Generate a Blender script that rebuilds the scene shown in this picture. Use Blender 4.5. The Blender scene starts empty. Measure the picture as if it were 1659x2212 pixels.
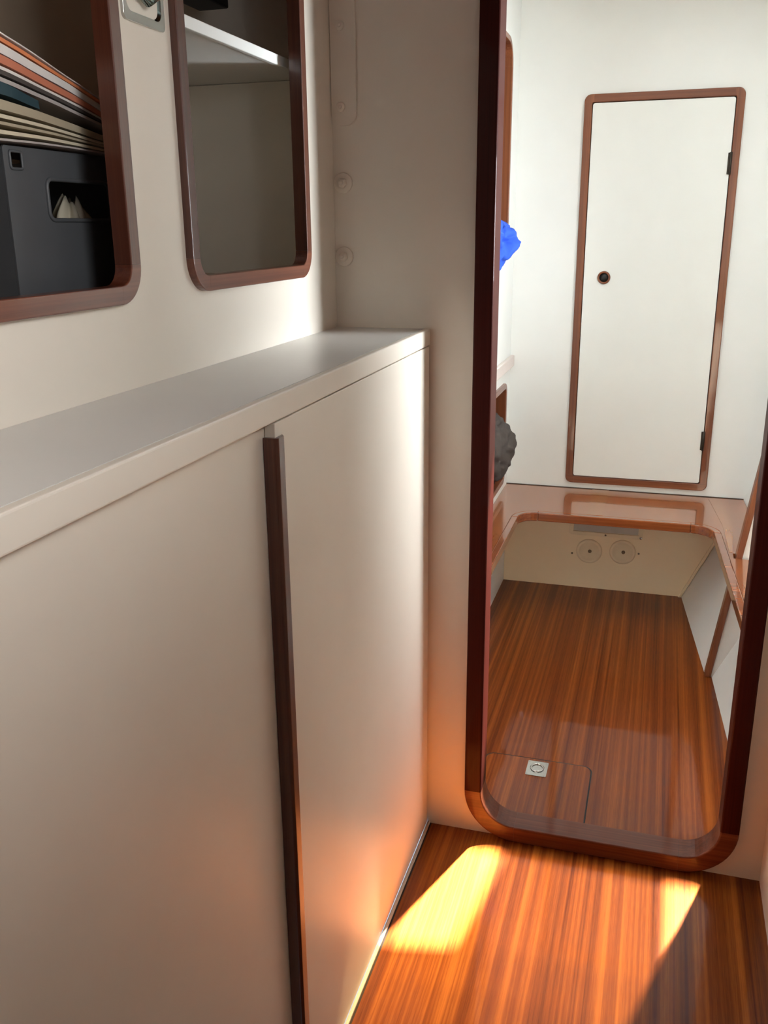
import bpy, bmesh, math, random
from mathutils import Vector, Matrix, noise
from mathutils.geometry import tessellate_polygon

random.seed(7)
scene = bpy.context.scene
COL = scene.collection

# ------------------------------------------------------------------ camera
CAM_ROWS = [[0.957482, 0.288327, -0.009785], [0.077138, -0.28855, -0.954353], [-0.277989, 0.913021, -0.298522]]
CAM_POS = [0.47677, -1.92174, 1.45]
cd = bpy.data.cameras.new('camera')
cam = bpy.data.objects.new('camera', cd)
COL.objects.link(cam)
cd.sensor_fit = 'VERTICAL'
cd.sensor_height = 36.0
cd.lens = 36.0 * 1961.33 / 2212.0
cd.clip_start = 0.02
rx, ry, rz = [Vector(r) for r in CAM_ROWS]
m3 = Matrix((rx, -ry, -rz)).transposed()
cam.matrix_world = Matrix.Translation(Vector(CAM_POS)) @ m3.to_4x4()
scene.camera = cam

# ------------------------------------------------------------------ light
scene.view_settings.view_transform = 'Standard'
scene.view_settings.look = 'None'
scene.view_settings.gamma = 1.0
scene.view_settings.use_curve_mapping = False
scene.view_settings.exposure = 0.0
scene.cycles.use_denoising = True
scene.cycles.blur_glossy = 0.02
scene.cycles.sample_clamp_indirect = 60.0
scene.cycles.max_bounces = 14
scene.cycles.diffuse_bounces = 8

world = bpy.data.worlds.new('sky')
scene.world = world
world.use_nodes = True
bg = world.node_tree.nodes['Background']
bg.inputs[0].default_value = (0.62, 0.78, 1.0, 1)
bg.inputs[1].default_value = 1.0

SUN_DIR = Vector((-0.313, -0.95, -2.0)).normalized()
sd = bpy.data.lights.new('sun', 'SUN')
sd.energy = 125.0
sd.angle = math.radians(1.3)
sd.color = (1.0, 0.92, 0.78)
sun = bpy.data.objects.new('sun', sd)
sun.rotation_euler = SUN_DIR.to_track_quat('-Z', 'Y').to_euler()
sun.location = (1.2, 2.5, 5)
COL.objects.link(sun)


def area(name, loc, target, sx, sy, power, color):
    d = bpy.data.lights.new(name, 'AREA')
    d.shape = 'RECTANGLE'
    d.size, d.size_y = sx, sy
    d.energy = power
    d.color = color
    o = bpy.data.objects.new(name, d)
    o.location = loc
    v = Vector(target) - Vector(loc)
    o.rotation_euler = v.to_track_quat('-Z', 'Y').to_euler()
    COL.objects.link(o)
    return o


FZ = 2.25                       # fore cabin headliner
HX0, HX1, HY0, HY1 = 0.33, 1.05, 0.36, 1.045   # deck hatch opening over the fore cabin
area('hatch_daylight', ((HX0+HX1)/2, (HY0+HY1)/2, FZ+0.095), ((HX0+HX1)/2, (HY0+HY1)/2+0.001, 0),
     HX1-HX0, HY1-HY0, 10.8, (0.82, 0.94, 1.0))
PX_, PY0_, PY1_, PZ0_, PZ1_ = 1.25, 0.18, 0.62, 1.28, 1.66   # added portlight, unseen, to light the passage panels from the right
pl_ = area('port_fill', (PX_+0.05, (PY0_+PY1_)/2, (PZ0_+PZ1_)/2), (0, (PY0_+PY1_)/2, (PZ0_+PZ1_)/2), PZ1_-PZ0_, PY1_-PY0_, 25.0, (0.92, 0.97, 1.0))
pl_.data.spread = math.radians(105)     # beam narrowed to spare the far wall
area('rear_fill', (0.40, -2.6, 2.04), (0.40, -2.5, 0), 0.6, 0.6, 0.1, (1.0, 0.95, 0.88))  # weak fill lamp added behind the camera, no opening above it
WY0, WY1, WZ0, WZ1 = -1.85, -1.15, 1.60, 2.00     # side window added out of view as fill for the left panels
sw = area('passage_fill', (0.83, (WY0+WY1)/2, (WZ0+WZ1)/2), (0, (WY0+WY1)/2, (WZ0+WZ1)/2), WZ1-WZ0, WY1-WY0, 9.0, (1.0, 0.98, 0.95))
sw.data.spread = math.radians(105)      # spread cut to keep the fill off the bulkhead

# ------------------------------------------------------------------ materials
MATS = {}


def new_mat(name):
    m = bpy.data.materials.new(name)
    m.use_nodes = True
    MATS[name] = m
    nt = m.node_tree
    return m, nt, nt.nodes['Principled BSDF']


def paint(name, col, rough=0.4, var=0.04, bump=0.02, dirt=None, spec=0.5, scale=5.0):
    m, nt, b = new_mat(name)
    n = nt.nodes
    tc = n.new('ShaderNodeTexCoord')
    nz = n.new('ShaderNodeTexNoise')
    nz.inputs['Scale'].default_value = scale
    nz.inputs['Detail'].default_value = 5
    nt.links.new(tc.outputs['Object'], nz.inputs['Vector'])
    rp = n.new('ShaderNodeValToRGB')
    rp.color_ramp.elements[0].position = 0.3
    rp.color_ramp.elements[1].position = 0.75
    d = dirt or tuple(c*(1-var*2.5) for c in col)
    rp.color_ramp.elements[0].color = (*d, 1)
    rp.color_ramp.elements[1].color = (*col, 1)
    nt.links.new(nz.outputs['Fac'], rp.inputs['Fac'])
    nt.links.new(rp.outputs['Color'], b.inputs['Base Color'])
    b.inputs['Roughness'].default_value = rough
    b.inputs['Specular IOR Level'].default_value = spec
    if bump:
        n2 = n.new('ShaderNodeTexNoise')
        n2.inputs['Scale'].default_value = 160
        nt.links.new(tc.outputs['Object'], n2.inputs['Vector'])
        bp = n.new('ShaderNodeBump')
        bp.inputs['Strength'].default_value = bump
        bp.inputs['Distance'].default_value = 0.002
        nt.links.new(n2.outputs['Fac'], bp.inputs['Height'])
        nt.links.new(bp.outputs['Normal'], b.inputs['Normal'])
    return m


def wood(name, dark, mid, light, axis='y', rough=0.22, coat=1.0, coat_rough=0.05, stripe=26.0, fine=130.0, contrast=1.0, spec=0.5, along=0.55):
    """ribbon striped mahogany, grain along one axis, varnished"""
    m, nt, b = new_mat(name)
    n, L = nt.nodes, nt.links
    tc = n.new('ShaderNodeTexCoord')

    def stretched(s_across, s_along):
        mp = n.new('ShaderNodeMapping')
        s = [s_across]*3
        s['xyz'.index(axis)] = s_along
        mp.inputs['Scale'].default_value = s
        L.new(tc.outputs['Object'], mp.inputs['Vector'])
        z = n.new('ShaderNodeTexNoise')
        z.inputs['Scale'].default_value = 1.0
        z.inputs['Detail'].default_value = 3.0
        z.inputs['Roughness'].default_value = 0.55
        L.new(mp.outputs['Vector'], z.inputs['Vector'])
        return z
    a = stretched(stripe, along)
    c = stretched(fine, along*3)
    e = stretched(fine*4, 22.0)
    mx = n.new('ShaderNodeMath'); mx.operation = 'MULTIPLY_ADD'
    L.new(c.outputs['Fac'], mx.inputs[0]); mx.inputs[1].default_value = 0.62
    m2 = n.new('ShaderNodeMath'); m2.operation = 'MULTIPLY_ADD'
    L.new(a.outputs['Fac'], m2.inputs[0]); m2.inputs[1].default_value = 0.85
    L.new(mx.outputs[0], m2.inputs[2])
    m3_ = n.new('ShaderNodeMath'); m3_.operation = 'MULTIPLY_ADD'
    L.new(e.outputs['Fac'], m3_.inputs[0]); m3_.inputs[1].default_value = 0.22
    mx.inputs[2].default_value = -0.34
    L.new(m2.outputs[0], m3_.inputs[2])
    rp = n.new('ShaderNodeValToRGB')
    k = 0.22/contrast
    rp.color_ramp.elements[0].position = 0.5-k
    rp.color_ramp.elements[1].position = 0.5+k
    rp.color_ramp.elements[0].color = (*dark, 1)
    rp.color_ramp.elements[1].color = (*light, 1)
    q = rp.color_ramp.elements.new(0.5); q.color = (*mid, 1)
    L.new(m3_.outputs[0], rp.inputs['Fac'])
    L.new(rp.outputs['Color'], b.inputs['Base Color'])
    b.inputs['Roughness'].default_value = rough
    b.inputs['Specular IOR Level'].default_value = spec
    b.inputs['Coat Weight'].default_value = coat
    b.inputs['Coat Roughness'].default_value = coat_rough
    # faint ripple of the varnish film
    nz = n.new('ShaderNodeTexNoise'); nz.inputs['Scale'].default_value = 14
    L.new(tc.outputs['Object'], nz.inputs['Vector'])
    bp = n.new('ShaderNodeBump'); bp.inputs['Strength'].default_value = 0.05; bp.inputs['Distance'].default_value = 0.004
    L.new(nz.outputs['Fac'], bp.inputs['Height'])
    L.new(bp.outputs['Normal'], b.inputs['Coat Normal'])
    return m


def plain(name, col, rough=0.5, metal=0.0, spec=0.5, coat=0.0):
    m, nt, b = new_mat(name)
    n = nt.nodes
    tc = n.new('ShaderNodeTexCoord')
    nz = n.new('ShaderNodeTexNoise'); nz.inputs['Scale'].default_value = 40
    nt.links.new(tc.outputs['Object'], nz.inputs['Vector'])
    rp = n.new('ShaderNodeValToRGB')
    rp.color_ramp.elements[0].color = (*[c*0.88 for c in col], 1)
    rp.color_ramp.elements[1].color = (*col, 1)
    nt.links.new(nz.outputs['Fac'], rp.inputs['Fac'])
    nt.links.new(rp.outputs['Color'], b.inputs['Base Color'])
    b.inputs['Roughness'].default_value = rough
    b.inputs['Metallic'].default_value = metal
    b.inputs['Specular IOR Level'].default_value = spec
    b.inputs['Coat Weight'].default_value = coat
    return m


CREAM = (0.79, 0.735, 0.645)
paint('cream', CREAM, 0.42, 0.02)
paint('white', (0.81, 0.83, 0.81), 0.38, 0.015)
paint('worktop', (0.70, 0.695, 0.67), 0.30, 0.02)
paint('door_white', (0.80, 0.82, 0.79), 0.35, 0.015)
paint('locker_grey', (0.86, 0.83, 0.74), 0.7, 0.03)
paint('locker_brown', (0.36, 0.29, 0.22), 0.8, 0.05)
paint('headliner', (0.80, 0.79, 0.77), 0.7, 0.01)
paint('beige', (0.72, 0.64, 0.60), 0.5, 0.02)
paint('bounce_beige', (0.90, 0.76, 0.54), 0.5, 0.02)  # beige with the warm floor bounce under the bench painted in
plain('latch_chrome', (0.50, 0.50, 0.48), 0.10, 1.0)
plain('latch_green', (0.22, 0.30, 0.28), 0.12, 1.0)
wood('floor_wood', (0.085, 0.014, 0.003), (0.19, 0.042, 0.007), (0.32, 0.090, 0.014), 'y', rough=0.4, coat=0.55, coat_rough=0.05, stripe=34, fine=150, along=0.25, spec=0.12)
wood('passage_wood', (0.085, 0.016, 0.003), (0.19, 0.046, 0.007), (0.33, 0.100, 0.015), 'y', rough=0.24, coat=0.38, coat_rough=0.05, stripe=34, fine=150, along=0.25, spec=0.28)
wood('sill_wood', (0.09, 0.024, 0.012), (0.14, 0.040, 0.019), (0.20, 0.062, 0.028), 'x', rough=0.35, coat=0.3, spec=0.25, stripe=30, fine=200)
wood('locker_frame_v', (0.060, 0.016, 0.009), (0.090, 0.025, 0.013), (0.13, 0.040, 0.020), 'z', rough=0.35, coat=0.8, coat_rough=0.18, spec=0.4, stripe=30, fine=200)
wood('locker_frame_y', (0.10, 0.026, 0.014), (0.15, 0.042, 0.021), (0.20, 0.065, 0.030), 'y', rough=0.35, coat=0.8, coat_rough=0.18, spec=0.4, stripe=30, fine=200)
wood('back_panel_wood', (0.10, 0.030, 0.014), (0.16, 0.048, 0.020), (0.22, 0.075, 0.030), 'z', rough=0.5, coat=0.2)
wood('frame_wood_v', (0.028, 0.005, 0.004), (0.045, 0.008, 0.006), (0.062, 0.011, 0.008), 'z', rough=0.45, coat=0.08, spec=0.06, stripe=30, fine=200)
wood('frame_wood_h', (0.035, 0.007, 0.005), (0.055, 0.011, 0.007), (0.075, 0.016, 0.009), 'x', rough=0.45, coat=0.08, spec=0.06, stripe=30, fine=200)
wood('trim_wood_v', (0.13, 0.038, 0.017), (0.19, 0.058, 0.024), (0.25, 0.085, 0.034), 'z', rough=0.35, coat=0.45, spec=0.3, stripe=30, fine=200)
wood('trim_wood_h', (0.13, 0.038, 0.017), (0.19, 0.058, 0.024), (0.25, 0.085, 0.034), 'x', rough=0.35, coat=0.45, spec=0.3, stripe=30, fine=200)
wood('trim_wood_y', (0.13, 0.038, 0.017), (0.19, 0.058, 0.024), (0.25, 0.085, 0.034), 'y', rough=0.35, coat=0.45, spec=0.3, stripe=30, fine=200)
wood('bench_wood', (0.23, 0.062, 0.017), (0.32, 0.092, 0.025), (0.41, 0.135, 0.038), 'x', rough=0.26, coat=1.0, coat_rough=0.05, spec=0.5, stripe=16, fine=120)
wood('bench_wood_y', (0.23, 0.062, 0.017), (0.32, 0.092, 0.025), (0.41, 0.135, 0.038), 'y', rough=0.26, coat=1.0, coat_rough=0.05, spec=0.5, stripe=20, fine=160, along=0.3, contrast=0.55)
wood('pale_strip_wood', (0.30, 0.105, 0.030), (0.36, 0.130, 0.038), (0.41, 0.155, 0.046), 'y', rough=0.26, coat=1.0, coat_rough=0.05, spec=0.5, stripe=9, fine=60, contrast=0.6)  # paler tone than the bench boards
wood('lipping_wood', (0.16, 0.04, 0.014), (0.25, 0.065, 0.02), (0.36, 0.11, 0.032), 'x', rough=0.2, stripe=14, fine=120)
plain('gap_dark', (0.03, 0.022, 0.018), 0.9)
plain('sealant', (0.50, 0.47, 0.39), 0.6)
plain('chrome', (0.82, 0.82, 0.80), 0.08, 1.0)
plain('steel', (0.62, 0.63, 0.60), 0.22, 1.0)
plain('hinge_bronze', (0.05, 0.04, 0.03), 0.4, 0.6)
plain('box_grey', (0.085, 0.092, 0.10), 0.45)
plain('black', (0.006, 0.006, 0.006), 0.5)
plain('bag_brown', (0.075, 0.062, 0.055), 0.85, spec=0.2)
plain('strap_black', (0.012, 0.012, 0.012), 0.7)
plain('blue_cloth', (0.045, 0.13, 0.72), 0.8, spec=0.2)
plain('vent_grey', (0.55, 0.54, 0.50), 0.5)
plain('plug_beige', (0.86, 0.73, 0.52), 0.5)  # follows the bounce-tinted panel behind the plugs
plain('brass_dark', (0.20, 0.16, 0.10), 0.5, 0.3)
plain('paper_white', (0.72, 0.69, 0.66), 0.7)
plain('paper_grey', (0.42, 0.39, 0.37), 0.7)
plain('paper_cream', (0.62, 0.56, 0.42), 0.7)
plain('paper_tan', (0.40, 0.35, 0.25), 0.7)
plain('paper_orange', (0.70, 0.24, 0.10), 0.6)
plain('paper_rust', (0.55, 0.19, 0.11), 0.6)
plain('paper_dark', (0.07, 0.06, 0.055), 0.6)
plain('paper_teal', (0.018, 0.05, 0.065), 0.5)
m, nt, b = new_mat('plastic_film')
b.inputs['Base Color'].default_value = (0.72, 0.66, 0.52, 1)
b.inputs['Roughness'].default_value = 0.25
b.inputs['Transmission Weight'].default_value = 0.25
# unseen cloth added over the hatch to dim the sun patch: lets a little sun straight through
m, nt, b = new_mat('sun_filter')
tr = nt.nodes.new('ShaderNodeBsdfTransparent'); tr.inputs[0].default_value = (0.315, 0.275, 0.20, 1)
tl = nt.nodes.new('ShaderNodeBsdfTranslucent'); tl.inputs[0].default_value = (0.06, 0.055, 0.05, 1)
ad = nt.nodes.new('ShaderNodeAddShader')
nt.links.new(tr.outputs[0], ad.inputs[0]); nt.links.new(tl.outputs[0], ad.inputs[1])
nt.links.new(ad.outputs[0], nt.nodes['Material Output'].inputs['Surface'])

m, nt, b = new_mat('sun_fade')  # added layers that fade the sun patch towards the camera
tr = nt.nodes.new('ShaderNodeBsdfTransparent'); tr.inputs[0].default_value = (0.88, 0.87, 0.86, 1)
tl = nt.nodes.new('ShaderNodeBsdfTranslucent'); tl.inputs[0].default_value = (0.06, 0.055, 0.05, 1)
ad = nt.nodes.new('ShaderNodeAddShader')
nt.links.new(tr.outputs[0], ad.inputs[0]); nt.links.new(tl.outputs[0], ad.inputs[1])
nt.links.new(ad.outputs[0], nt.nodes['Material Output'].inputs['Surface'])


# ------------------------------------------------------------------ helpers
class MB:
    """collects world-space geometry, built as one mesh object"""
    def __init__(self):
        self.v, self.f, self.s = [], [], []

    def add(self, vs, fs, smooth=False):
        k = len(self.v)
        self.v += [tuple(p) for p in vs]
        self.f += [tuple(i+k for i in f) for f in fs]
        self.s += [smooth]*len(fs)
        return self

    def box(self, x0, y0, z0, x1, y1, z1):
        vs = [(x, y, z) for x in (x0, x1) for y in (y0, y1) for z in (z0, z1)]
        return self.add(vs, [(0, 1, 3, 2), (4, 6, 7, 5), (0, 4, 5, 1), (2, 3, 7, 6), (0, 2, 6, 4), (1, 5, 7, 3)])

    def slab(self, loops, mp, t0, t1):
        """2D polygon with holes, extruded between t0 and t1 of the map"""
        tri = tessellate_polygon([[Vector((a, b_, 0)) for a, b_ in lp] for lp in loops])
        flat = [p for lp in loops for p in lp]
        n = len(flat)
        vs = [mp(a, b_, t0) for a, b_ in flat] + [mp(a, b_, t1) for a, b_ in flat]
        fs = [tuple(t) for t in tri] + [tuple(i+n for i in reversed(t)) for t in tri]
        k = 0
        for lp in loops:
            c = len(lp)
            fs += [(k+i, k+(i+1) % c, k+(i+1) % c+n, k+i+n) for i in range(c)]
            k += c
        return self.add(vs, fs)

    def lathe(self, prof, centre, axis, seg=24, smooth=True):
        """prof: (radius, height) list along axis vector"""
        ax = Vector(axis).normalized()
        u = ax.orthogonal().normalized()
        w = ax.cross(u)
        c = Vector(centre)
        vs, fs = [], []
        for r, h in prof:
            for i in range(seg):
                a = 2*math.pi*i/seg
                vs.append(c + ax*h + (u*math.cos(a)+w*math.sin(a))*r)
        for j in range(len(prof)-1):
            for i in range(seg):
                fs.append((j*seg+i, j*seg+(i+1) % seg, (j+1)*seg+(i+1) % seg, (j+1)*seg+i))
        if prof[0][0] > 1e-6: fs.append(tuple(reversed(range(seg))))
        if prof[-1][0] > 1e-6: fs.append(tuple((len(prof)-1)*seg+i for i in range(seg)))
        return self.add(vs, fs, smooth)

    def tube(self, pts, r, seg=8, closed=False):
        pts = [Vector(p) for p in pts]
        n = len(pts)
        vs, fs = [], []
        prev = None
        for i in range(n):
            a = pts[(i-1) % n] if (closed or i > 0) else pts[i]
            c = pts[(i+1) % n] if (closed or i < n-1) else pts[i]
            t = (c-a).normalized()
            u = t.orthogonal().normalized() if prev is None else (prev - t*prev.dot(t)).normalized()
            prev = u
            w = t.cross(u)
            for k in range(seg):
                q = 2*math.pi*k/seg
                vs.append(pts[i] + (u*math.cos(q)+w*math.sin(q))*r)
        for i in range(n if closed else n-1):
            for k in range(seg):
                fs.append((i*seg+k, i*seg+(k+1) % seg, ((i+1) % n)*seg+(k+1) % seg, ((i+1) % n)*seg+k))
        if not closed:
            fs.append(tuple(reversed(range(seg)))); fs.append(tuple((n-1)*seg+k for k in range(seg)))
        return self.add(vs, fs, True)

    def build(self, name, mat, parent=None, bevel=0.0, seg=2, **props):
        vs = [Vector(p) for p in self.v]
        if parent is None:
            lo = [min(p[i] for p in vs) for i in range(3)]
            hi = [max(p[i] for p in vs) for i in range(3)]
            org = Vector(((lo[0]+hi[0])/2, (lo[1]+hi[1])/2, lo[2]))
        else:
            org = world_loc(parent)
        me = bpy.data.meshes.new(name)
        me.from_pydata([p-org for p in vs], [], self.f)
        for p, s in zip(me.polygons, self.s):
            p.use_smooth = s
        bm = bmesh.new(); bm.from_mesh(me)
        bmesh.ops.remove_doubles(bm, verts=bm.verts, dist=1e-6)
        bmesh.ops.recalc_face_normals(bm, faces=bm.faces)
        bm.to_mesh(me); bm.free()
        me.materials.append(MATS[mat])
        o = bpy.data.objects.new(name, me)
        COL.objects.link(o)
        if parent is None:
            o.location = org
        else:
            o.parent = parent
        if bevel:
            md = o.modifiers.new('bevel', 'BEVEL')
            md.width = bevel; md.segments = seg; md.limit_method = 'ANGLE'; md.angle_limit = math.radians(40)
            md.harden_normals = False
        for k, v in props.items():
            o[k] = v
        return o


def world_loc(o):
    p = Vector((0, 0, 0))
    while o is not None:
        p += o.location; o = o.parent
    return p


def empty(name, loc, **props):
    o = bpy.data.objects.new(name, None)
    o.location = loc
    o.empty_display_size = 0.05
    COL.objects.link(o)
    for k, v in props.items():
        o[k] = v
    return o


def S(label, category=None):
    d = dict(label=label, kind='structure')
    if category: d['category'] = category
    return d


def T(label, category, group=None):
    d = dict(label=label, category=category)
    if group: d['group'] = group
    return d


def rect(a0, b0, a1, b1):
    return [(a0, b0), (a1, b0), (a1, b1), (a0, b1)]


def rrect(a0, b0, a1, b1, r, n=8):
    if not isinstance(r, (tuple, list)): r = (r,)*4
    cs = [(a1-r[0], b0+r[0], -90, r[0]), (a1-r[1], b1-r[1], 0, r[1]), (a0+r[2], b1-r[2], 90, r[2]), (a0+r[3], b0+r[3], 180, r[3])]
    out = []
    for ca, cb, s, rr in cs:
        for i in range(n+1):
            t = math.radians(s+90*i/n)
            out.append((ca+rr*math.cos(t), cb+rr*math.sin(t)))
    return out


def mx(a, b, t): return (t, a, b)      # plane facing x: a=y, b=z
def my(a, b, t): return (a, t, b)      # plane facing y: a=x, b=z
def mz(a, b, t): return (a, b, t)      # plane facing z


def frame(parent, a0, b0, a1, b1, w, r, mp, t0, t1, mat_v, mat_h, bevel=0.003, n=10, rin=None, skip=(), names=None):
    """mitre-free joinery frame: straight rails and stiles with a bent piece at each corner, one object per piece.
    a0..b1 outer bounds, w width, r outer corner radius"""
    ri = max(r-w, 0.002) if rin is None else rin
    nm = names or ('frame_corner', 'stile', 'rail')
    cs = [('br', a1, b0, -90), ('tr', a1, b1, 0), ('tl', a0, b1, 90), ('bl', a0, b0, 180)]
    rr = max(r, w+ri)
    # rounded section: both front arrises eased, back left square
    f_ = 1 if t1 > t0 else -1
    prof = [(0.0, t0)]
    for q in range(5):
        an = math.pi/2*q/4
        prof.append(((bevel-bevel*math.cos(an))/w, t1-f_*(bevel-bevel*math.sin(an))))
    for q in range(5):
        an = math.pi/2*q/4
        prof.append((1-(bevel-bevel*math.sin(an))/w, t1-f_*(bevel-bevel*math.cos(an))))
    prof.append((1.0, t0))

    def sweep(o_, i_):
        mb = MB()
        n_ = len(prof)
        vs = [mp(p_[0]+(q_[0]-p_[0])*s_, p_[1]+(q_[1]-p_[1])*s_, t_) for p_, q_ in zip(o_, i_) for s_, t_ in prof]
        fs = [(e*n_+k_, e*n_+(k_+1) % n_, (e+1)*n_+(k_+1) % n_, (e+1)*n_+k_) for e in range(len(o_)-1) for k_ in range(n_)]
        fs += [tuple(range(n_)), tuple(reversed([(len(o_)-1)*n_+k_ for k_ in range(n_)]))]
        return mb.add(vs, fs)
    for key, ca, cb, s in cs:
        if key in skip: continue
        sa = -1 if ca == a1 else 1
        sb = -1 if cb == b0 and False else (1 if cb == b0 else -1)
        oc = (ca+sa*r, cb+sb*r)
        ic = (ca+sa*(w+ri), cb+sb*(w+ri))
        outer, inner = [], []
        for i in range(n+1):
            t = math.radians(s+90*i/n)
            outer.append((oc[0]+r*math.cos(t), oc[1]+r*math.sin(t)))
            inner.append((ic[0]+ri*math.cos(t), ic[1]+ri*math.sin(t)))
        # square the ends to rr from the corner
        def ext(p, i):
            t = s if i == 0 else s+90
            t = t % 360
            if t in (0, 180): return (p[0], cb+sb*rr)
            return (ca+sa*rr, p[1])
        outer = [ext(outer[0], 0)] + outer + [ext(outer[-1], 1)]
        inner = [ext(inner[0], 0)] + inner + [ext(inner[-1], 1)]
        sweep(outer, inner).build(nm[0], mat_v if key[0] == 't' else mat_h, parent)
    g = 0.0002
    for key, o_, i_ in (('l', [(a0, b0+rr+g), (a0, b1-rr-g)], [(a0+w, b0+rr+g), (a0+w, b1-rr-g)]),
                        ('r', [(a1, b0+rr+g), (a1, b1-rr-g)], [(a1-w, b0+rr+g), (a1-w, b1-rr-g)])):
        if key not in skip and b1-b0 > 2*rr+0.002: sweep(o_, i_).build(nm[1], mat_v, parent)
    for key, o_, i_ in (('b', [(a0+rr+g, b0), (a1-rr-g, b0)], [(a0+rr+g, b0+w), (a1-rr-g, b0+w)]),
                        ('t', [(a0+rr+g, b1), (a1-rr-g, b1)], [(a0+rr+g, b1-w), (a1-rr-g, b1-w)])):
        if key not in skip and a1-a0 > 2*rr+0.002: sweep(o_, i_).build(nm[2], mat_h, parent)


# ================================================================== the setting: passage
XB = -0.212          # face of the locker panel on the left
XR = 0.790           # right hand side of the passage
ZC = 2.08            # passage headliner
YB = -3.2            # end of the passage behind the camera
MB().box(0.0, YB, -0.03, XR, 0.0, 0.0).build('floor', 'passage_wood', **S('glossy varnished mahogany floor of the passage in front of the doorway'))
MB().box(-0.75, YB, ZC, XR+0.1, 0.0, ZC+0.04).build('ceiling', 'back_panel_wood', **S('mahogany deckhead above the passage'))
MB().slab([rect(YB, -0.03, -0.0005, ZC), rrect(WY0, WZ0, WY1, WZ1, 0.06, 6)], mx, XR, XR+0.03).build('wall_right', 'cream', **S('cream panel along the right side of the passage'))
MB().box(-0.75, YB-0.03, -0.03, XR+0.03, YB, ZC).build('wall_back', 'back_panel_wood', **S('mahogany panel closing the passage behind the viewer'))

w = empty('fill_window', (XR, (WY0+WY1)/2, WZ0), **S('unseen side window added for a fill light beside the viewer'))
# bulkhead with the doorway
DX0, DX1, DZ0, DZ1, DW, DR = 0.097, 0.733, 0.001, 2.0, 0.041, 0.125
hole = rrect(DX0+0.02, DZ0+0.02, DX1-0.02, DZ1-0.02, DR-0.02, 10)
MB().slab([rect(-0.75, -0.03, 1.85, 2.34), hole], my, 0.0, 0.03).build('wall_bulkhead', 'cream', **S('cream painted bulkhead around the tall rounded doorway'))
t = empty('trim_1', (0.415, 0, 0), **S('dark varnished mahogany surround of the rounded doorway'))
frame(t, DX0, DZ0, DX1, DZ1, DW, DR, my, 0.047, -0.02, 'frame_wood_v', 'sill_wood', 0.004, 14, names=('frame_corner', 'jamb', 'sill'))
frame(w, WY0-0.03, WZ0-0.03, WY1+0.03, WZ1+0.03, 0.03, 0.09, mx, XR-0.0003, XR-0.012, 'trim_wood_v', 'trim_wood_y', 0.004, 8)

# left: panel above the worktop with two openings
F1 = (-1.30, 1.357, -0.806, 2.03)    # outer bounds y0 z0 y1 z1
F2 = (-0.660, 1.359, -0.170, 2.03)
FW = 0.024
h1 = rrect(F1[0]+.008, F1[1]+.008, F1[2]-.008, F1[3]-.008, 0.042, 8)
h2 = rrect(F2[0]+.008, F2[1]+.008, F2[2]-.008, F2[3]-.008, 0.042, 8)
MB().slab([rect(YB, 1.19, -0.0005, ZC), h1, h2], mx, XB-0.013, XB).build('wall_left', 'cream', **S('cream panel above the worktop with two framed openings'))
t1 = empty('trim_2', (XB, -1.05, 1.357), **S('mahogany frame around the locker opening with the papers and grey box'))
frame(t1, F1[0], F1[1], F1[2], F1[3], FW, 0.050, mx, XB-0.013, XB+0.012, 'locker_frame_v', 'locker_frame_y', 0.002, 10)
t2 = empty('trim_3', (XB, -0.415, 1.359), **S('mahogany frame around the empty locker opening nearest the bulkhead'))
frame(t2, F2[0], F2[1], F2[2], F2[3], FW, 0.050, mx, XB-0.013, XB+0.012, 'locker_frame_v', 'locker_frame_y', 0.002, 10)
# locker interiors behind the panel
MB().box(-0.70, -1.55, 1.30, -0.68, -0.001, ZC).build('wall_hull', 'locker_brown', **S('dark hull lining at the back of the lockers'))
MB().box(-0.68, -1.55, 1.345, XB-0.013, -0.001, 1.357).build('locker_floor', 'locker_brown', **S('brown bottom board inside the lockers'))
MB().box(-0.68, -0.700, 1.357, XB-0.013, -0.690, ZC).build('locker_divider', 'locker_brown', **S('brown upright divider between the two lockers'))
MB().box(-0.68, -1.56, 1.357, XB-0.013, -1.55, ZC).build('locker_end', 'locker_brown', **S('brown end board of the paper locker'))
MB().box(-0.68, -0.012, 1.357, XB-0.013, -0.0005, 1.742).build('locker_lining', 'locker_grey', **S('grey lining on the end of the empty locker'))
# shelf in the second locker
t = empty('locker_shelf', (-0.40, -0.37, 1.742), **T('white shelf board crossing inside the empty locker', 'shelf'))
MB().box(-0.679, -0.689, 1.743, -0.252, -0.001, 1.757).build('board', 'white', t, 0.001)
MB().box(-0.252, -0.689, 1.740, -0.242, -0.001, 1.758).build('front_edge', 'white', t, 0.0015)
t = empty('black_fitting', (-0.40, -0.20, ZC), **T('small black box fixed high up inside the empty locker', 'box'))
MB().box(-0.44, -0.30, 1.858, -0.375, -0.12, ZC-0.012).build('housing', 'black', t, 0.004)
MB().box(-0.45, -0.31, ZC-0.0119, -0.365, -0.11, ZC-0.0003).build('mounting_plate', 'black', t)

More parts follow.
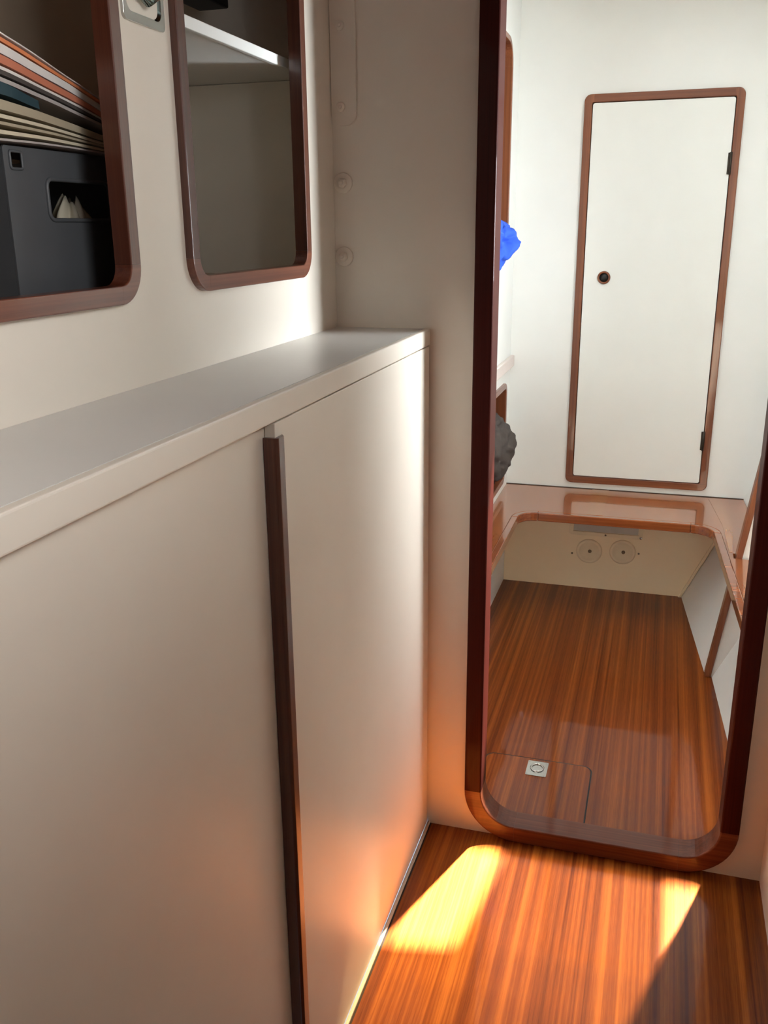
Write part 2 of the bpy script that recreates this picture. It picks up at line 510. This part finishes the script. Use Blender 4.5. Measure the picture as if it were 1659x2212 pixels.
# ================================================================== cabinet and worktop
WT = 1.243
t = empty('worktop', (-0.1, -1.6, 1.207), **T('pale grey worktop running along the passage above the sliding doors', 'worktop'))
MB().box(XB+0.0005, YB+0.001, 1.2215, -0.0135, -0.0008, WT-0.0005).build('top_board', 'worktop', t)
MB().box(-0.0130, YB+0.001, 1.208, 0.0, -0.0008, WT).build('front_edge', 'cream', t, 0.003, 3)
c = empty('sliding_door_cabinet', (-0.1, -1.6, 0.0), **T('long cream cabinet with two sliding doors under the worktop', 'cabinet'))
MB().box(-0.20, YB+0.001, 0.0, -0.060, -0.0015, 1.205).build('carcass', 'gap_dark', c)
MB().box(-0.045, YB+0.001, 0.004, -0.040, -0.0015, 1.2055).build('track_divider', 'cream', c)
d1 = MB().box(-0.0285, -2.6, 0.006, -0.0165, -0.815, 1.2060).build('sliding_door', 'cream', c, 0.0015, label='cream sliding door nearest the viewer, set back behind the other')
d2 = MB().box(-0.0155, -0.843, 0.006, -0.0005, -0.0065, 1.2065).build('sliding_door', 'cream', c, 0.0012, label='cream sliding door beside the doorway')
hp = [(-0.0158, -0.8432), (-0.0158, -0.849), (0.0015, -0.849), (0.0055, -0.845), (0.0055, -0.828), (0.0015, -0.822), (-0.0004, -0.822), (-0.0004, -0.8432)]
MB().slab([hp], lambda a, b_, q: (a, b_, q), 0.010, 1.188).build('edge_handle', 'locker_frame_v', d2, 0.001, label='dark mahogany strip handle on the leading edge')
MB().box(-0.010, -0.0062, 0.002, -0.0045, -0.001, 1.208).build('end_gap_strip', 'frame_wood_v', c)
MB().box(0.0, YB+0.001, 0.0002, 0.0075, -0.001, 0.007).build('baseboard_left', 'sealant', None, 0.002, **S('cream sealant bead between cabinet and floor'))
MB().box(0.0075, YB+0.001, 0.0002, 0.0105, -0.001, 0.0008).build('trim_9', 'gap_dark', None, **S('thin dark joint along the edge of the passage floor'))

# ================================================================== bolts and strap plate on the bulkhead
p = empty('strap_plate', (-0.187, 0, 1.65), **T('painted strap plate with rounded end bolted high on the bulkhead', 'plate'))
MB().slab([rrect(-0.2105, 1.652, -0.157, 2.07, (0.022, 0.004, 0.004, 0.022), 6)], my, -0.0065, -0.0002).build('plate', 'cream', p, 0.002)


def bolt(parent, x, z, y0, wr, hr, hh):
    if wr:
        MB().lathe([(0, 0), (wr, 0), (wr, 0.0030), (wr*0.92, 0.0042), (0, 0.0042)], (x, y0, z), (0, -1, 0), 28).build('washer', 'cream', parent)
        y0 -= 0.0041
    MB().lathe([(0, 0), (hr, 0), (hr, hh*0.6), (hr*0.72, hh), (0, hh)], (x, y0, z), (0, -1, 0), 6, False).build('bolt_head', 'cream', parent, 0.0012)
    MB().lathe([(0, 0), (hr*0.42, 0), (hr*0.40, hh*1.5), (0, hh*1.6)], (x, y0, z), (0, -1, 0), 12).build('bolt_tip', 'cream', parent)


for x, z in ((-0.189, 1.838), (-0.1905, 1.688), (-0.188, 1.988)):
    b_ = MB().lathe([(0, 0), (0.0095, 0), (0.009, 0.003), (0.005, 0.0048), (0, 0.005)], (x, -0.0065, z), (0, -1, 0), 20).build('bolt_head', 'cream', p)
    MB().lathe([(0, 0), (0.004, 0), (0.0036, 0.0015), (0, 0.002)], (x, -0.0114, z), (0, -1, 0), 12).build('bolt_tip', 'cream', b_)
for x, z, lb in ((-0.1905, 1.541, 'painted bolt and washer on the bulkhead, next below the strap plate'),
                 (-0.1915, 1.392, 'painted bolt and washer on the bulkhead, lowest of the row')):
    e = empty('bolt', (x, 0, z), **T(lb, 'bolt', 'bolts below the strap plate'))
    bolt(e, x, z, -0.0001, 0.0205, 0.0105, 0.012)

# chrome latch between the openings
t = empty('flush_latch', (XB, -0.727, 1.707), **T('chrome flush latch plate between the two locker openings', 'latch'))
hole = rrect(-0.776, 1.7185, -0.688, 1.806, 0.014, 8)
MB().slab([rrect(-0.784, 1.708, -0.680, 1.815, 0.008, 6), hole], mx, XB+0.0002, XB+0.0045).build('plate', 'latch_chrome', t, 0.0015, 3)
cup = MB()
lv = [(hole, 0.0), ([(-.732+(a+.732)*.82, 1.762+(b_-1.762)*.82) for a, b_ in hole], -0.0125)]
k = len(hole)
cup.add([(XB+0.004+d_*1.0, a, b_) for lp, d_ in lv for a, b_ in lp], [(i, (i+1) % k, k+(i+1) % k, k+i) for i in range(k)] + [tuple(range(k, 2*k))], True)
cup.build('cup', 'latch_green', t)
MB().tube([(XB+0.007, -0.76+0.0, 1.775), (XB+0.012, -0.755, 1.748), (XB+0.013, -0.735, 1.737), (XB+0.012, -0.712, 1.748), (XB+0.007, -0.707, 1.775)], 0.0085, 12).build('pull', 'latch_green', t)

# ================================================================== grey box and papers in the first locker
BX = -0.290
t = empty('storage_box', (BX-0.08, -0.83, 1.3572), **T('dark grey plastic storage box standing in the locker under the papers', 'box'))
big = rrect(-0.868, 1.464, -0.728, 1.514, 0.010, 5)
sq = rrect(-0.933, 1.523, -0.911, 1.543, 0.003, 4)
MB().slab([rrect(-0.944, 1.3575, -0.704, 1.549, 0.004, 4), big, sq], mx, BX-0.003, BX).build('front_panel', 'box_grey', t, 0.001)
MB().box(BX-0.20, -0.944, 1.3575, BX-0.0032, -0.941, 1.546).build('side_panel', 'box_grey', t)
MB().box(BX-0.20, -0.7052, 1.3575, BX-0.0032, -0.7042, 1.546).build('side_panel', 'box_grey', t)
MB().box(BX-0.203, -0.944, 1.3575, BX-0.2002, -0.7042, 1.546).build('back_panel', 'box_grey', t)
MB().box(BX-0.20, -0.9408, 1.3575, BX-0.0032, -0.7055, 1.3605).build('bottom_panel', 'box_grey', t)
for lp, r_ in ((big, 0.0028), (sq, 0.0018)):
    MB().tube([(BX+0.0005, a, b_) for a, b_ in lp], r_, 8, True).build('rim', 'box_grey', t)
# crumpled clear bag inside the box
cb = MB()
vs, fs = [], []
nu, nv = 56, 28
for j in range(nv+1):
    for i in range(nu):
        a = 2*math.pi*i/nu
        h = j/nv
        ph = noise.noise(Vector((math.cos(a)*1.7, math.sin(a)*2.6, h*1.6)))
        r = 0.034*(1-h**6*0.7)*(1+0.55*ph)
        vs.append((-0.333+r*math.cos(a)*0.9, -0.760+r*math.sin(a)*1.12, 1.3615+0.128*h+0.020*noise.noise(Vector((math.cos(a)*2.2, math.sin(a)*2.2, h*2)))*h))
for j in range(nv):
    for i in range(nu):
        fs.append((j*nu+i, j*nu+(i+1) % nu, (j+1)*nu+(i+1) % nu, (j+1)*nu+i))
fs.append(tuple(reversed(range(nu)))); fs.append(tuple(nv*nu+i for i in range(nu)))
cb.add(vs, fs, True).build('plastic_bag', 'plastic_film', None, **T('crumpled clear plastic bag inside the grey storage box', 'bag'))


def paper(name, mat, zl, zr, th, label, cat, yl=-1.02, yr=-0.705, bow=0.0, x0=-0.275, depth=0.17, skew=0.0, group='papers piled on the grey box', taper=0.4):
    """a bent folded sheet or magazine: zl, zr are heights of its underside at the near and far end"""
    n = 14
    mb = MB()
    vs, fs = [], []
    for i in range(n+1):
        s = i/n
        y = yl+(yr-yl)*s
        z = zl+(zr-zl)*s + bow*math.sin(math.pi*s) + 0.0002*noise.noise(Vector((s*6, zl*50, 0)))
        tk = th*(1-(1-taper)*s)
        xf = x0 + skew*(1-s) + 0.002*noise.noise(Vector((s*5, zr*90, 3)))
        vs += [(xf, y, z), (xf-0.0006, y, z+tk), (xf-depth, y, z+tk), (xf-depth, y, z)]
    for i in range(n):
        for k in range(4):
            fs.append((i*4+k, i*4+(k+1) % 4, (i+1)*4+(k+1) % 4, (i+1)*4+k))
    fs += [(0, 1, 2, 3), (n*4+3, n*4+2, n*4+1, n*4)]
    mb.add(vs, fs)
    return mb.build(name, mat, None, **T(label, cat, group))


# (name, material, z at y=-0.95 , z at y=-0.755, thickness)
PAP = [
    ('folded_chart', 'paper_grey',  1.5500, 1.5497, 0.0030, 'grey folded sheet lowest of the pile on the box'),
    ('folded_chart', 'paper_cream', 1.5575, 1.5530, 0.0050, 'cream folded chart second from the bottom of the pile'),
    ('folded_chart', 'paper_tan',   1.5665, 1.5570, 0.0040, 'tan folded chart third from the bottom of the pile'),
    ('folded_chart', 'paper_cream', 1.5745, 1.5605, 0.0050, 'cream folded chart fourth from the bottom of the pile'),
    ('folded_chart', 'paper_tan',   1.5830, 1.5660, 0.0125, 'thick tan folded chart in the middle of the pile'),
    ('notebook',     'paper_teal',  1.5960, 1.5745, 0.0180, 'dark teal notebook in the middle of the pile'),
    ('paper_sheet',  'paper_grey',  1.6150, 1.5850, 0.0060, 'pale torn sheet under the dark magazine'),
    ('magazine',     'paper_dark',  1.6220, 1.5890, 0.0060, 'dark covered magazine under the orange booklets'),
    ('paper_sheet',  'paper_white', 1.6285, 1.5935, 0.0045, 'white sheet just below the rust orange booklet'),
    ('booklet',      'paper_rust',  1.6340, 1.5965, 0.0110, 'rust orange booklet below the white magazine'),
    ('magazine',     'paper_white', 1.6460, 1.6030, 0.0130, 'thick white magazine between the two orange covers'),
    ('booklet',      'paper_orange', 1.6600, 1.6105, 0.0060, 'bright orange booklet near the top of the pile'),
    ('paper_sheet',  'paper_white', 1.6670, 1.6138, 0.0025, 'white sheet on top of the pile'),
]
tl_, tr_ = 0.0, 0.0
for i, (nm, mt, za, zb, th, lb) in enumerate(PAP):
    sl = (zb-za)/(0.195)
    zl = za - sl*0.0 + sl*(-1.02+0.95)
    zr = zb + sl*(-0.705+0.755)
    ye = -0.705
    zl = max(zl, tl_+0.0006); zr = max(zr, tr_+0.0006)
    tl_ = zl+th
    if nm != 'notebook': tr_ = zr+th*0.55
    if nm == 'notebook': ye = -0.885; zr = zl + sl*0.135 + 0.004; zl += 0.002
    paper(nm, mt, zl, zr, th, lb, 'notebook' if nm == 'notebook' else ('magazine' if nm == 'magazine' else ('booklet' if nm == 'booklet' else 'paper')),
          yr=ye, bow=0.003, skew=random.uniform(-0.006, 0.004), taper=0.55)

# ================================================================== fore cabin: shell
D = 1.717
XL = -0.096
MB().box(XL, 0.0305, -0.03, 1.10, D, 0.0).build('floor', 'floor_wood', **S('glossy varnished mahogany floor of the cabin beyond the doorway'))
hh = rrect(HX0, HY0, HX1, HY1, 0.05, 6)
MB().slab([rect(-0.75, 0.0305, 1.85, D+0.05), hh], mz, FZ, FZ+0.04).build('ceiling', 'headliner', **S('pale headliner of the cabin beyond the doorway'))
w = empty('window_1', ((HX0+HX1)/2, (HY0+HY1)/2, FZ), **S('deck hatch in the headliner of the far cabin'))
MB().slab([rrect(HX0-.03, HY0-.03, HX1+.03, HY1+.03, 0.07, 6), hh], mz, FZ+0.0405, FZ+0.10).build('coaming', 'white', w)
M0, M1 = HY0-0.028, HY1+0.028
# added cloth covers the hatch except two gaps that make the bright strips
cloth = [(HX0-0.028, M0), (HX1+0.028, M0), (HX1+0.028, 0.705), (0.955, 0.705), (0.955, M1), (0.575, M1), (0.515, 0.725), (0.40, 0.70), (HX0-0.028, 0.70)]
MB().slab([cloth], mz, FZ+0.1002, FZ+0.1012).build('sun_filter', 'sun_filter', w)
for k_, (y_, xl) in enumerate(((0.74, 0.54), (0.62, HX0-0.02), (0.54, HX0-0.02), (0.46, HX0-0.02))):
    MB().box(xl, M0, FZ+0.1030+0.003*k_, HX1+0.02 if k_ else 0.955, y_, FZ+0.1035+0.003*k_).build('sun_fade', 'sun_fade', w)  # extra layers, stepped to fade the sun on the floor
MB().box(-0.75, D, -0.03, 1.85, D+0.03, FZ).build('wall_far', 'white', **S('white far wall of the cabin with the narrow door'))
UO = (0.45, 1.36, 1.520, 2.062)    # y0 z0 y1 z1 outer bounds of the framed openings on the left wall
LO = (0.62, 0.466, 1.603, 0.871)
h1 = rrect(UO[0]+.01, UO[1]+.01, UO[2]-.01, UO[3]-.01, 0.07, 8)
h2 = rrect(LO[0]+.01, LO[1]+.01, LO[2]-.01, LO[3]-.01, 0.03, 8)
MB().slab([rect(0.0305, 0.0, D-0.0003, FZ-0.0003), h1, h2], mx, XL-0.014, XL).build('wall_fore_left', 'white', **S('white left side wall of the far cabin with two framed openings'))
MB().box(-0.50, 0.04, 0.30, -0.48, D, FZ-0.001).build('wall_fore_hull', 'locker_brown', **S('dark hull lining behind the left wall of the far cabin'))
MB().box(-0.48, 0.04, 1.10, XL-0.014, D-0.001, 1.12).build('locker_divider', 'locker_brown', **S('brown board between the two far cabin lockers'))
MB().box(-0.48, 0.04, 0.44, XL-0.014, D-0.001, 0.455).build('locker_floor', 'locker_brown', **S('brown bottom board of the lower far cabin locker'))
t = empty('trim_4', (XL, 0.97, UO[1]), **S('mahogany lined upper opening in the left wall of the far cabin'))
frame(t, UO[0], UO[1], UO[2], UO[3], 0.016, 0.085, mx, XL-0.075, XL+0.010, 'trim_wood_v', 'trim_wood_y', 0.003, 10)
t = empty('trim_5', (XL, 1.1, LO[1]), **S('mahogany lined lower opening in the left wall of the far cabin'))
frame(t, LO[0], LO[1], LO[2], LO[3], 0.022, 0.040, mx, XL-0.060, XL+0.010, 'trim_wood_v', 'trim_wood_y', 0.003, 8)
MB().box(XL+0.0003, 0.04, 0.918, XL+0.016, D-0.0005, 0.962).build('trim_6', 'beige', None, 0.003, **S('pinkish ledge rail along the left wall between the two openings'))

# leaning hull side on the right, in two bays either side of the web partition
PROF = [(0.0, 0.0), (0.188, 0.088), (0.43, 0.196), (0.75, 0.32), (1.2, 0.45), (2.249, 0.58)]


def hull(name, pts, label, PROF=PROF):
    mb = MB()
    n = len(PROF)
    vs, fs = [], []
    for off in (0.0, 0.012):
        for (x, y) in pts:
            for z, dx in PROF:
                vs.append((x+dx+off, y, z))
    for i in range(n-1):
        fs += [(i, i+1, n+i+1, n+i), (2*n+i, 3*n+i, 3*n+i+1, 2*n+i+1), (i, 2*n+i, 2*n+i+1, i+1), (n+i, n+i+1, 3*n+i+1, 3*n+i)]
    fs += [(0, n, 3*n, 2*n), (n-1, 3*n-1, 4*n-1, 2*n-1)]
    mb.add(vs, fs)
    return mb.build(name, 'white', **S(label))


hull('wall_hull_right', [(0.702, 1.052), (0.6345, D-0.0003)], 'white leaning hull side in the far right corner of the cabin')
hull('wall_hull_near', [(0.795, 0.0305), (0.725, 1.0195)], 'white leaning hull side just inside the doorway on the right', PROF[:5])
MB().slab([rect(0.0305, 1.2005, 1.0195, 2.249), rrect(PY0_, PZ0_, PY1_, PZ1_, 0.06, 6)], mx, PX_, PX_+0.014).build('wall_cabin_side', 'white', **S('white cabin side above the leaning hull, cut for the added fill light'))
MB().box(1.165, 0.0305, 1.195, PX_+0.014, 1.0195, 1.2003).build('trim_11', 'white', None, **S('white ledge at the foot of the cabin side'))
# added portlight frame for the fill lamp between doorway and partition (out of the picture)
w = empty('fill_port', (PX_, (PY0_+PY1_)/2, PZ0_), **S('unseen portlight frame added for a fill light right of the doorway'))
frame(w, PY0_-0.03, PZ0_-0.03, PY1_+0.03, PZ1_+0.03, 0.03, 0.09, mx, PX_-0.0003, PX_-0.012, 'white', 'white', 0.004, 8)
# batten in the lower corner of hull and far wall
n = len(PROF)
PX = 0.702; PL = 0.131
part = [(PX+0.020, 0.0003), (0.725, 0.0003)] + [(0.725+dx, z) for z, dx in PROF[1:]] + [(PX+0.020+PL*2.249, 2.249)]
MB().slab([part], my, 1.020, 1.051).build('wall_partition', 'white', **S('white web partition standing out from the leaning hull side'))
MB().slab([[(PX, 0.0003), (PX+0.020, 0.0003), (PX+0.020+PL*2.24, 2.24), (PX+PL*2.24, 2.24)]], my, 1.012, 1.056).build('trim_7', 'trim_wood_v', None, 0.004, **S('leaning mahogany edge post of the web partition on the right'))
MB().slab([[(0.622, 0.001), (0.6335, 0.001), (0.6335+0.18, 0.395), (0.622+0.18, 0.395)]], my, D-0.014, D-0.0033).build('trim_8', 'bounce_beige', None, 0.002, **S('leaning cream batten in the corner below the bench'))

# ================================================================== far door
d = empty('door_1', (0.418, D, 0.456), **S('narrow white door with thin mahogany frame on the far wall'))
FX0, FX1, FZ0, FZ1 = 0.145, 0.690, 0.455, 1.902
frame(d, FX0, FZ0, FX1, FZ1, 0.028, 0.024, my, D-0.0002, D-0.012, 'trim_wood_v', 'trim_wood_h', 0.003, 6, rin=0.006)
MB().slab([rrect(FX0+0.0305, FZ0+0.0305, FX1-0.0305, FZ1-0.0305, 0.008, 5)], my, D-0.010, D-0.0010).build('door_panel', 'door_white', d, 0.0015)
MB().slab([rect(FX0+0.02, FZ0+0.02, FX1-0.02, FZ1-0.02)], my, D-0.0011, D-0.0003).build('door_gap', 'gap_dark', d)
ring = MB().lathe([(0.0165, 0), (0.024, 0), (0.024, 0.004), (0.021, 0.0065), (0.018, 0.006), (0.0165, 0.003), (0.0165, 0)], (0.250, D-0.0101, 1.263), (0, -1, 0), 32).build('finger_ring', 'trim_wood_v', d, label='mahogany ring around the finger hole')
MB().lathe([(0, 0), (0.0166, 0), (0.0166, 0.0012), (0, 0.0012)], (0.250, D-0.0101, 1.263), (0, -1, 0), 28).build('finger_hole', 'black', ring, label='black finger hole')
for hx, hz in ((FX1-0.0285, 1.655), (FX1-0.0285, 0.655)):
    h_ = MB().box(hx-0.010, D-0.0165, hz-0.036, hx-0.001, D-0.0102, hz+0.036).build('hinge', 'hinge_bronze', d, 0.001)
    MB().lathe([(0, 0), (0.0045, 0), (0.0045, 0.074), (0, 0.074)], (hx-0.001, D-0.0175, hz-0.037), (0, 0, 1), 10).build('hinge_knuckle', 'hinge_bronze', h_)

# ================================================================== bench top
BZ = 0.430; BT = 0.032
CL, CF = 0.020, 1.335       # cut-out left edge and far edge


def cr(x):                   # right edge of the cut-out at depth y
    return 0.7035 + (1.25-x)*0.052


def bench_inner(off):
    """inner edge of the U from near left, round the far side, to near right; off moves it into the wood"""
    pts = [(CL-off, 0.05)]
    r = 0.065+off
    cx, cy = CL+0.065, CF-0.065
    for i in range(9):
        a = math.radians(180-90*i/8)
        pts.append((cx+r*math.cos(a), cy+r*math.sin(a)))
    cx = cr(CF-0.075)-0.075
    cy = CF-0.075
    r = 0.075+off
    for i in range(9):
        a = math.radians(90-87*i/8)
        pts.append((cx+r*math.cos(a), cy+r*math.sin(a)))
    pts.append((cr(0.05)+off, 0.05))
    return pts


bt = empty('bench_top', (0.4, 1.5, BZ-BT), **T('U shaped varnished mahogany bench top around the foot well', 'bench'))
LIP = 0.024
inn = bench_inner(LIP)
outer_r = [(0.97, 0.05), (0.915, 1.0095), (0.7520, 1.0095), (0.7520, 1.0585), (0.884, 1.0585), (0.8275, D-0.001)]
# far board, left board, right board butt on the lines y = CF+LIP
yj = CF+LIP
left = [(XL+0.001, 0.05), (inn[0][0], 0.05)] + inn[1:10] + [(inn[9][0], yj)]
iL = [p for p in inn if p[0] < 0.3]
iR = [p for p in inn if p[0] >= 0.3]
leftp = [(XL+0.001, 0.05)] + iL + [(XL+0.001, yj)]
rightp = iR + [(0.97, 0.05), (0.9285, 1.0095), (0.7520, 1.0095), (0.7520, 1.0585), (0.8825, 1.0585), (0.856, yj)]
farp = [(XL+0.001, yj+0.0004), (0.8555, yj+0.0004), (0.8275, D-0.001), (XL+0.001, D-0.001)]
MB().slab([leftp], mz, BZ-BT, BZ).build('left_board', 'bench_wood_y', bt)
MB().slab([rightp], mz, BZ-BT, BZ).build('right_board', 'bench_wood_y', bt)
MB().slab([farp], mz, BZ-BT, BZ).build('far_board', 'bench_wood_y', bt)
# lipping around the cut-out, piece by piece
e0, e1 = bench_inner(0.0), [((p[0]), p[1]) for p in bench_inner(LIP-0.0004)]
segs = [(0, 1, 'lipping_wood'), (1, 9, 'lipping_wood'), (9, 10, 'lipping_wood'), (10, 18, 'lipping_wood'), (18, 19, 'lipping_wood')]
for a, b_, mt in segs:
    lp = e0[a:b_+1] + list(reversed(e1[a:b_+1]))
    MB().slab([lp], mz, BZ-BT, BZ+0.0004).build('edge_lipping', mt, bt, 0.003)
MB().slab([[(0.262, yj+0.001), (0.318, yj+0.001), (0.322, D-0.002), (0.255, D-0.002)]], mz, BZ-0.001, BZ+0.0009).build('pale_strip', 'pale_strip_wood', bt, label='paler strip across the far board')  # strip in a paler wood tone than the far board
MB().slab([[(0.742, 1.07), (0.7515, 1.07), (0.770, yj), (0.742, D-0.03), (0.700, D-0.03), (0.735, yj)]], mz, BZ-0.001, BZ+0.0009).build('pale_strip', 'pale_strip_wood', bt, label='paler strip along the right board')
MB().slab([rect(XL, D-0.006, 0.83, D-0.0005)], mz, BZ, BZ+0.002).build('trim_10', 'gap_dark', None, **S('dark joint where the bench meets the far wall'))

MB().box(XL+0.001, D-0.0030, 0.0005, 0.800, D-0.0002, BZ-BT-0.001).build('wall_under_bench', 'bounce_beige', **S('beige panel under the far side of the bench, warm floor bounce in its colour'))  # lower far wall, warm bounce in the shade put into its colour
D -= 0.0030
# ================================================================== under the bench: vent, plugs, screws
t = empty('vent', (0.32, D, 0.222), **T('painted vent grille on the wall just under the bench', 'vent'))
frame(t, 0.172, 0.232, 0.466, 0.330, 0.016, 0.010, my, D-0.0003, D-0.006, 'plug_beige', 'plug_beige', 0.001, 4, rin=0.003)
MB().box(0.19, D-0.004, 0.25, 0.448, D-0.0003, 0.312).build('grille', 'vent_grey', t)
MB().lathe([(0, 0), (0.006, 0), (0.005, 0.002), (0, 0.0025)], (0.4585, D-0.0061, 0.2395), (0, -1, 0), 12).build('screw', 'chrome', t, label='bright screw in the lower right corner')
MB().lathe([(0, 0), (0.004, 0), (0.003, 0.0015), (0, 0.002)], (0.319, D-0.0061, 0.2395), (0, -1, 0), 12).build('screw', 'brass_dark', t)
for x, z, lb in ((0.257, 0.164, 'round painted plug under the bench, the left one'), (0.391, 0.172, 'round painted plug under the bench, the right one')):
    e = empty('round_plug', (x, D, z-0.05), **T(lb, 'plug', 'round plugs under the bench'))
    MB().lathe([(0, 0), (0.052, 0), (0.052, 0.004), (0.047, 0.0065), (0.040, 0.0065), (0.038, 0.0035), (0, 0.0035)], (x, D-0.0002, z), (0, -1, 0), 40).build('cap', 'plug_beige', e)
    MB().lathe([(0, 0), (0.0075, 0), (0.007, 0.003), (0, 0.0035)], (x+0.003, D-0.0037, z), (0, -1, 0), 14).build('centre_stud', 'brass_dark', e)
for x, z, lb in ((0.188, 0.148, 'small dark screw left of the round plugs'), (0.455, 0.170, 'small dark screw right of the round plugs')):
    MB().lathe([(0, 0), (0.0042, 0), (0.0035, 0.0018), (0, 0.0022)], (x, D-0.0002, z), (0, -1, 0), 12).build('screw', 'brass_dark', None, **T(lb, 'screw'))

D += 0.0030
# ================================================================== floor access panel with ring pull
t = empty('floor_hatch', (0.24, 0.22, 0.0), **T('lift-out floor panel with rounded corners just inside the doorway', 'floor hatch'))
hp = rrect(0.085, 0.062, 0.385, 0.366, (0.004, 0.028, 0.028, 0.004), 8)
hi = rrect(0.0890, 0.062, 0.3810, 0.3620, (0.004, 0.026, 0.026, 0.004), 8)
MB().slab([hp], mz, 0.0001, 0.0004).build('joint', 'black', t)
MB().slab([hi], mz, 0.0003, 0.0012).build('panel', 'floor_wood', t)
rp_ = empty_plate = MB().slab([rrect(0.2075, 0.277, 0.2645, 0.349, 0.003, 4), [(0.236+0.020*math.cos(a*math.pi/12), 0.315+0.024*math.sin(a*math.pi/12)) for a in range(24)]], mz, 0.0012, 0.0034).build('ring_pull', 'steel', t, 0.0006, label='steel flush ring pull')
MB().slab([[(0.236+0.0202*math.cos(a*math.pi/12), 0.315+0.0242*math.sin(a*math.pi/12)) for a in range(24)]], mz, 0.0012, 0.0015).build('recess', 'steel', rp_)
MB().tube([(0.236+0.0165*math.cos(a*math.pi/16), 0.317+0.019*math.sin(a*math.pi/16), 0.0034) for a in range(32)], 0.0020, 8, True).build('ring', 'chrome', rp_)
MB().box(0.232, 0.288, 0.0015, 0.240, 0.300, 0.0038).build('ring_tab', 'steel', rp_, 0.0006)
for sx, sy in ((0.212, 0.282), (0.260, 0.282), (0.212, 0.344), (0.260, 0.344)):
    MB().lathe([(0, 0), (0.0025, 0), (0.002, 0.0006), (0, 0.0008)], (sx, sy, 0.0034), (0, 0, 1), 10).build('screw', 'steel', rp_)


# ================================================================== soft things in the openings of the far cabin
def blob(name, mat, c, r, amp, freq, seed, parent=None, squash=None, nu=40, nv=28, fold=0.0, **props):
    vs, fs = [], []
    for j in range(nv+1):
        ph = math.pi*j/nv
        for i in range(nu):
            a = 2*math.pi*i/nu
            d_ = Vector((math.sin(ph)*math.cos(a), math.sin(ph)*math.sin(a), math.cos(ph)))
            d_ = Vector((d_.x, d_.y, d_.z)); dn = Vector((d_.x, d_.y*1.3, d_.z*0.55))
            k = 1+amp*noise.noise(dn*freq+Vector((seed, 0, 0)))+amp*0.45*noise.noise(d_*freq*2.7+Vector((0, seed, 0)))
            if fold: k -= fold*max(0, 1-abs(noise.noise(dn*freq*1.1+Vector((0, 0, seed))))*9)
            p_ = Vector((d_.x*r[0], d_.y*r[1], d_.z*r[2]))*k
            if squash: p_ = squash(p_)
            vs.append(Vector(c)+p_)
    for j in range(nv):
        for i in range(nu):
            fs.append((j*nu+i, j*nu+(i+1) % nu, (j+1)*nu+(i+1) % nu, (j+1)*nu+i))
    return MB().add(vs, fs, True).build(name, mat, parent, **props)


t = empty('duffel_bag', (-0.12, 1.36, 0.49), **T('brown grey fabric bag bulging out of the lower opening', 'bag'))
blob('body', 'bag_brown', (-0.120, 1.36, 0.665), (0.105, 0.17, 0.120), 0.20, 1.7, 3.1, t, fold=0.11, nu=72, nv=48)
MB().tube([(-0.100, 1.30, 0.60), (-0.092, 1.38, 0.55), (-0.100, 1.42, 0.51), (-0.11, 1.44, 0.495)], 0.006, 8).build('strap', 'strap_black', t)


def hang(p_):
    if p_.z < 0:
        k = min(1.0, -p_.z/0.07)
        p_ = Vector((p_.x*(1-0.55*k)-0.004*k, p_.y*(1-0.55*k)-0.055*k, p_.z*1.75))
    return p_


blob('blue_garment', 'blue_cloth', (-0.115, 1.385, 1.395), (0.078, 0.115, 0.066), 0.42, 1.6, 8.4, None, squash=hang, fold=0.22, nu=72, nv=48,
     **T('bright blue cloth hanging out of the upper opening', 'cloth'))
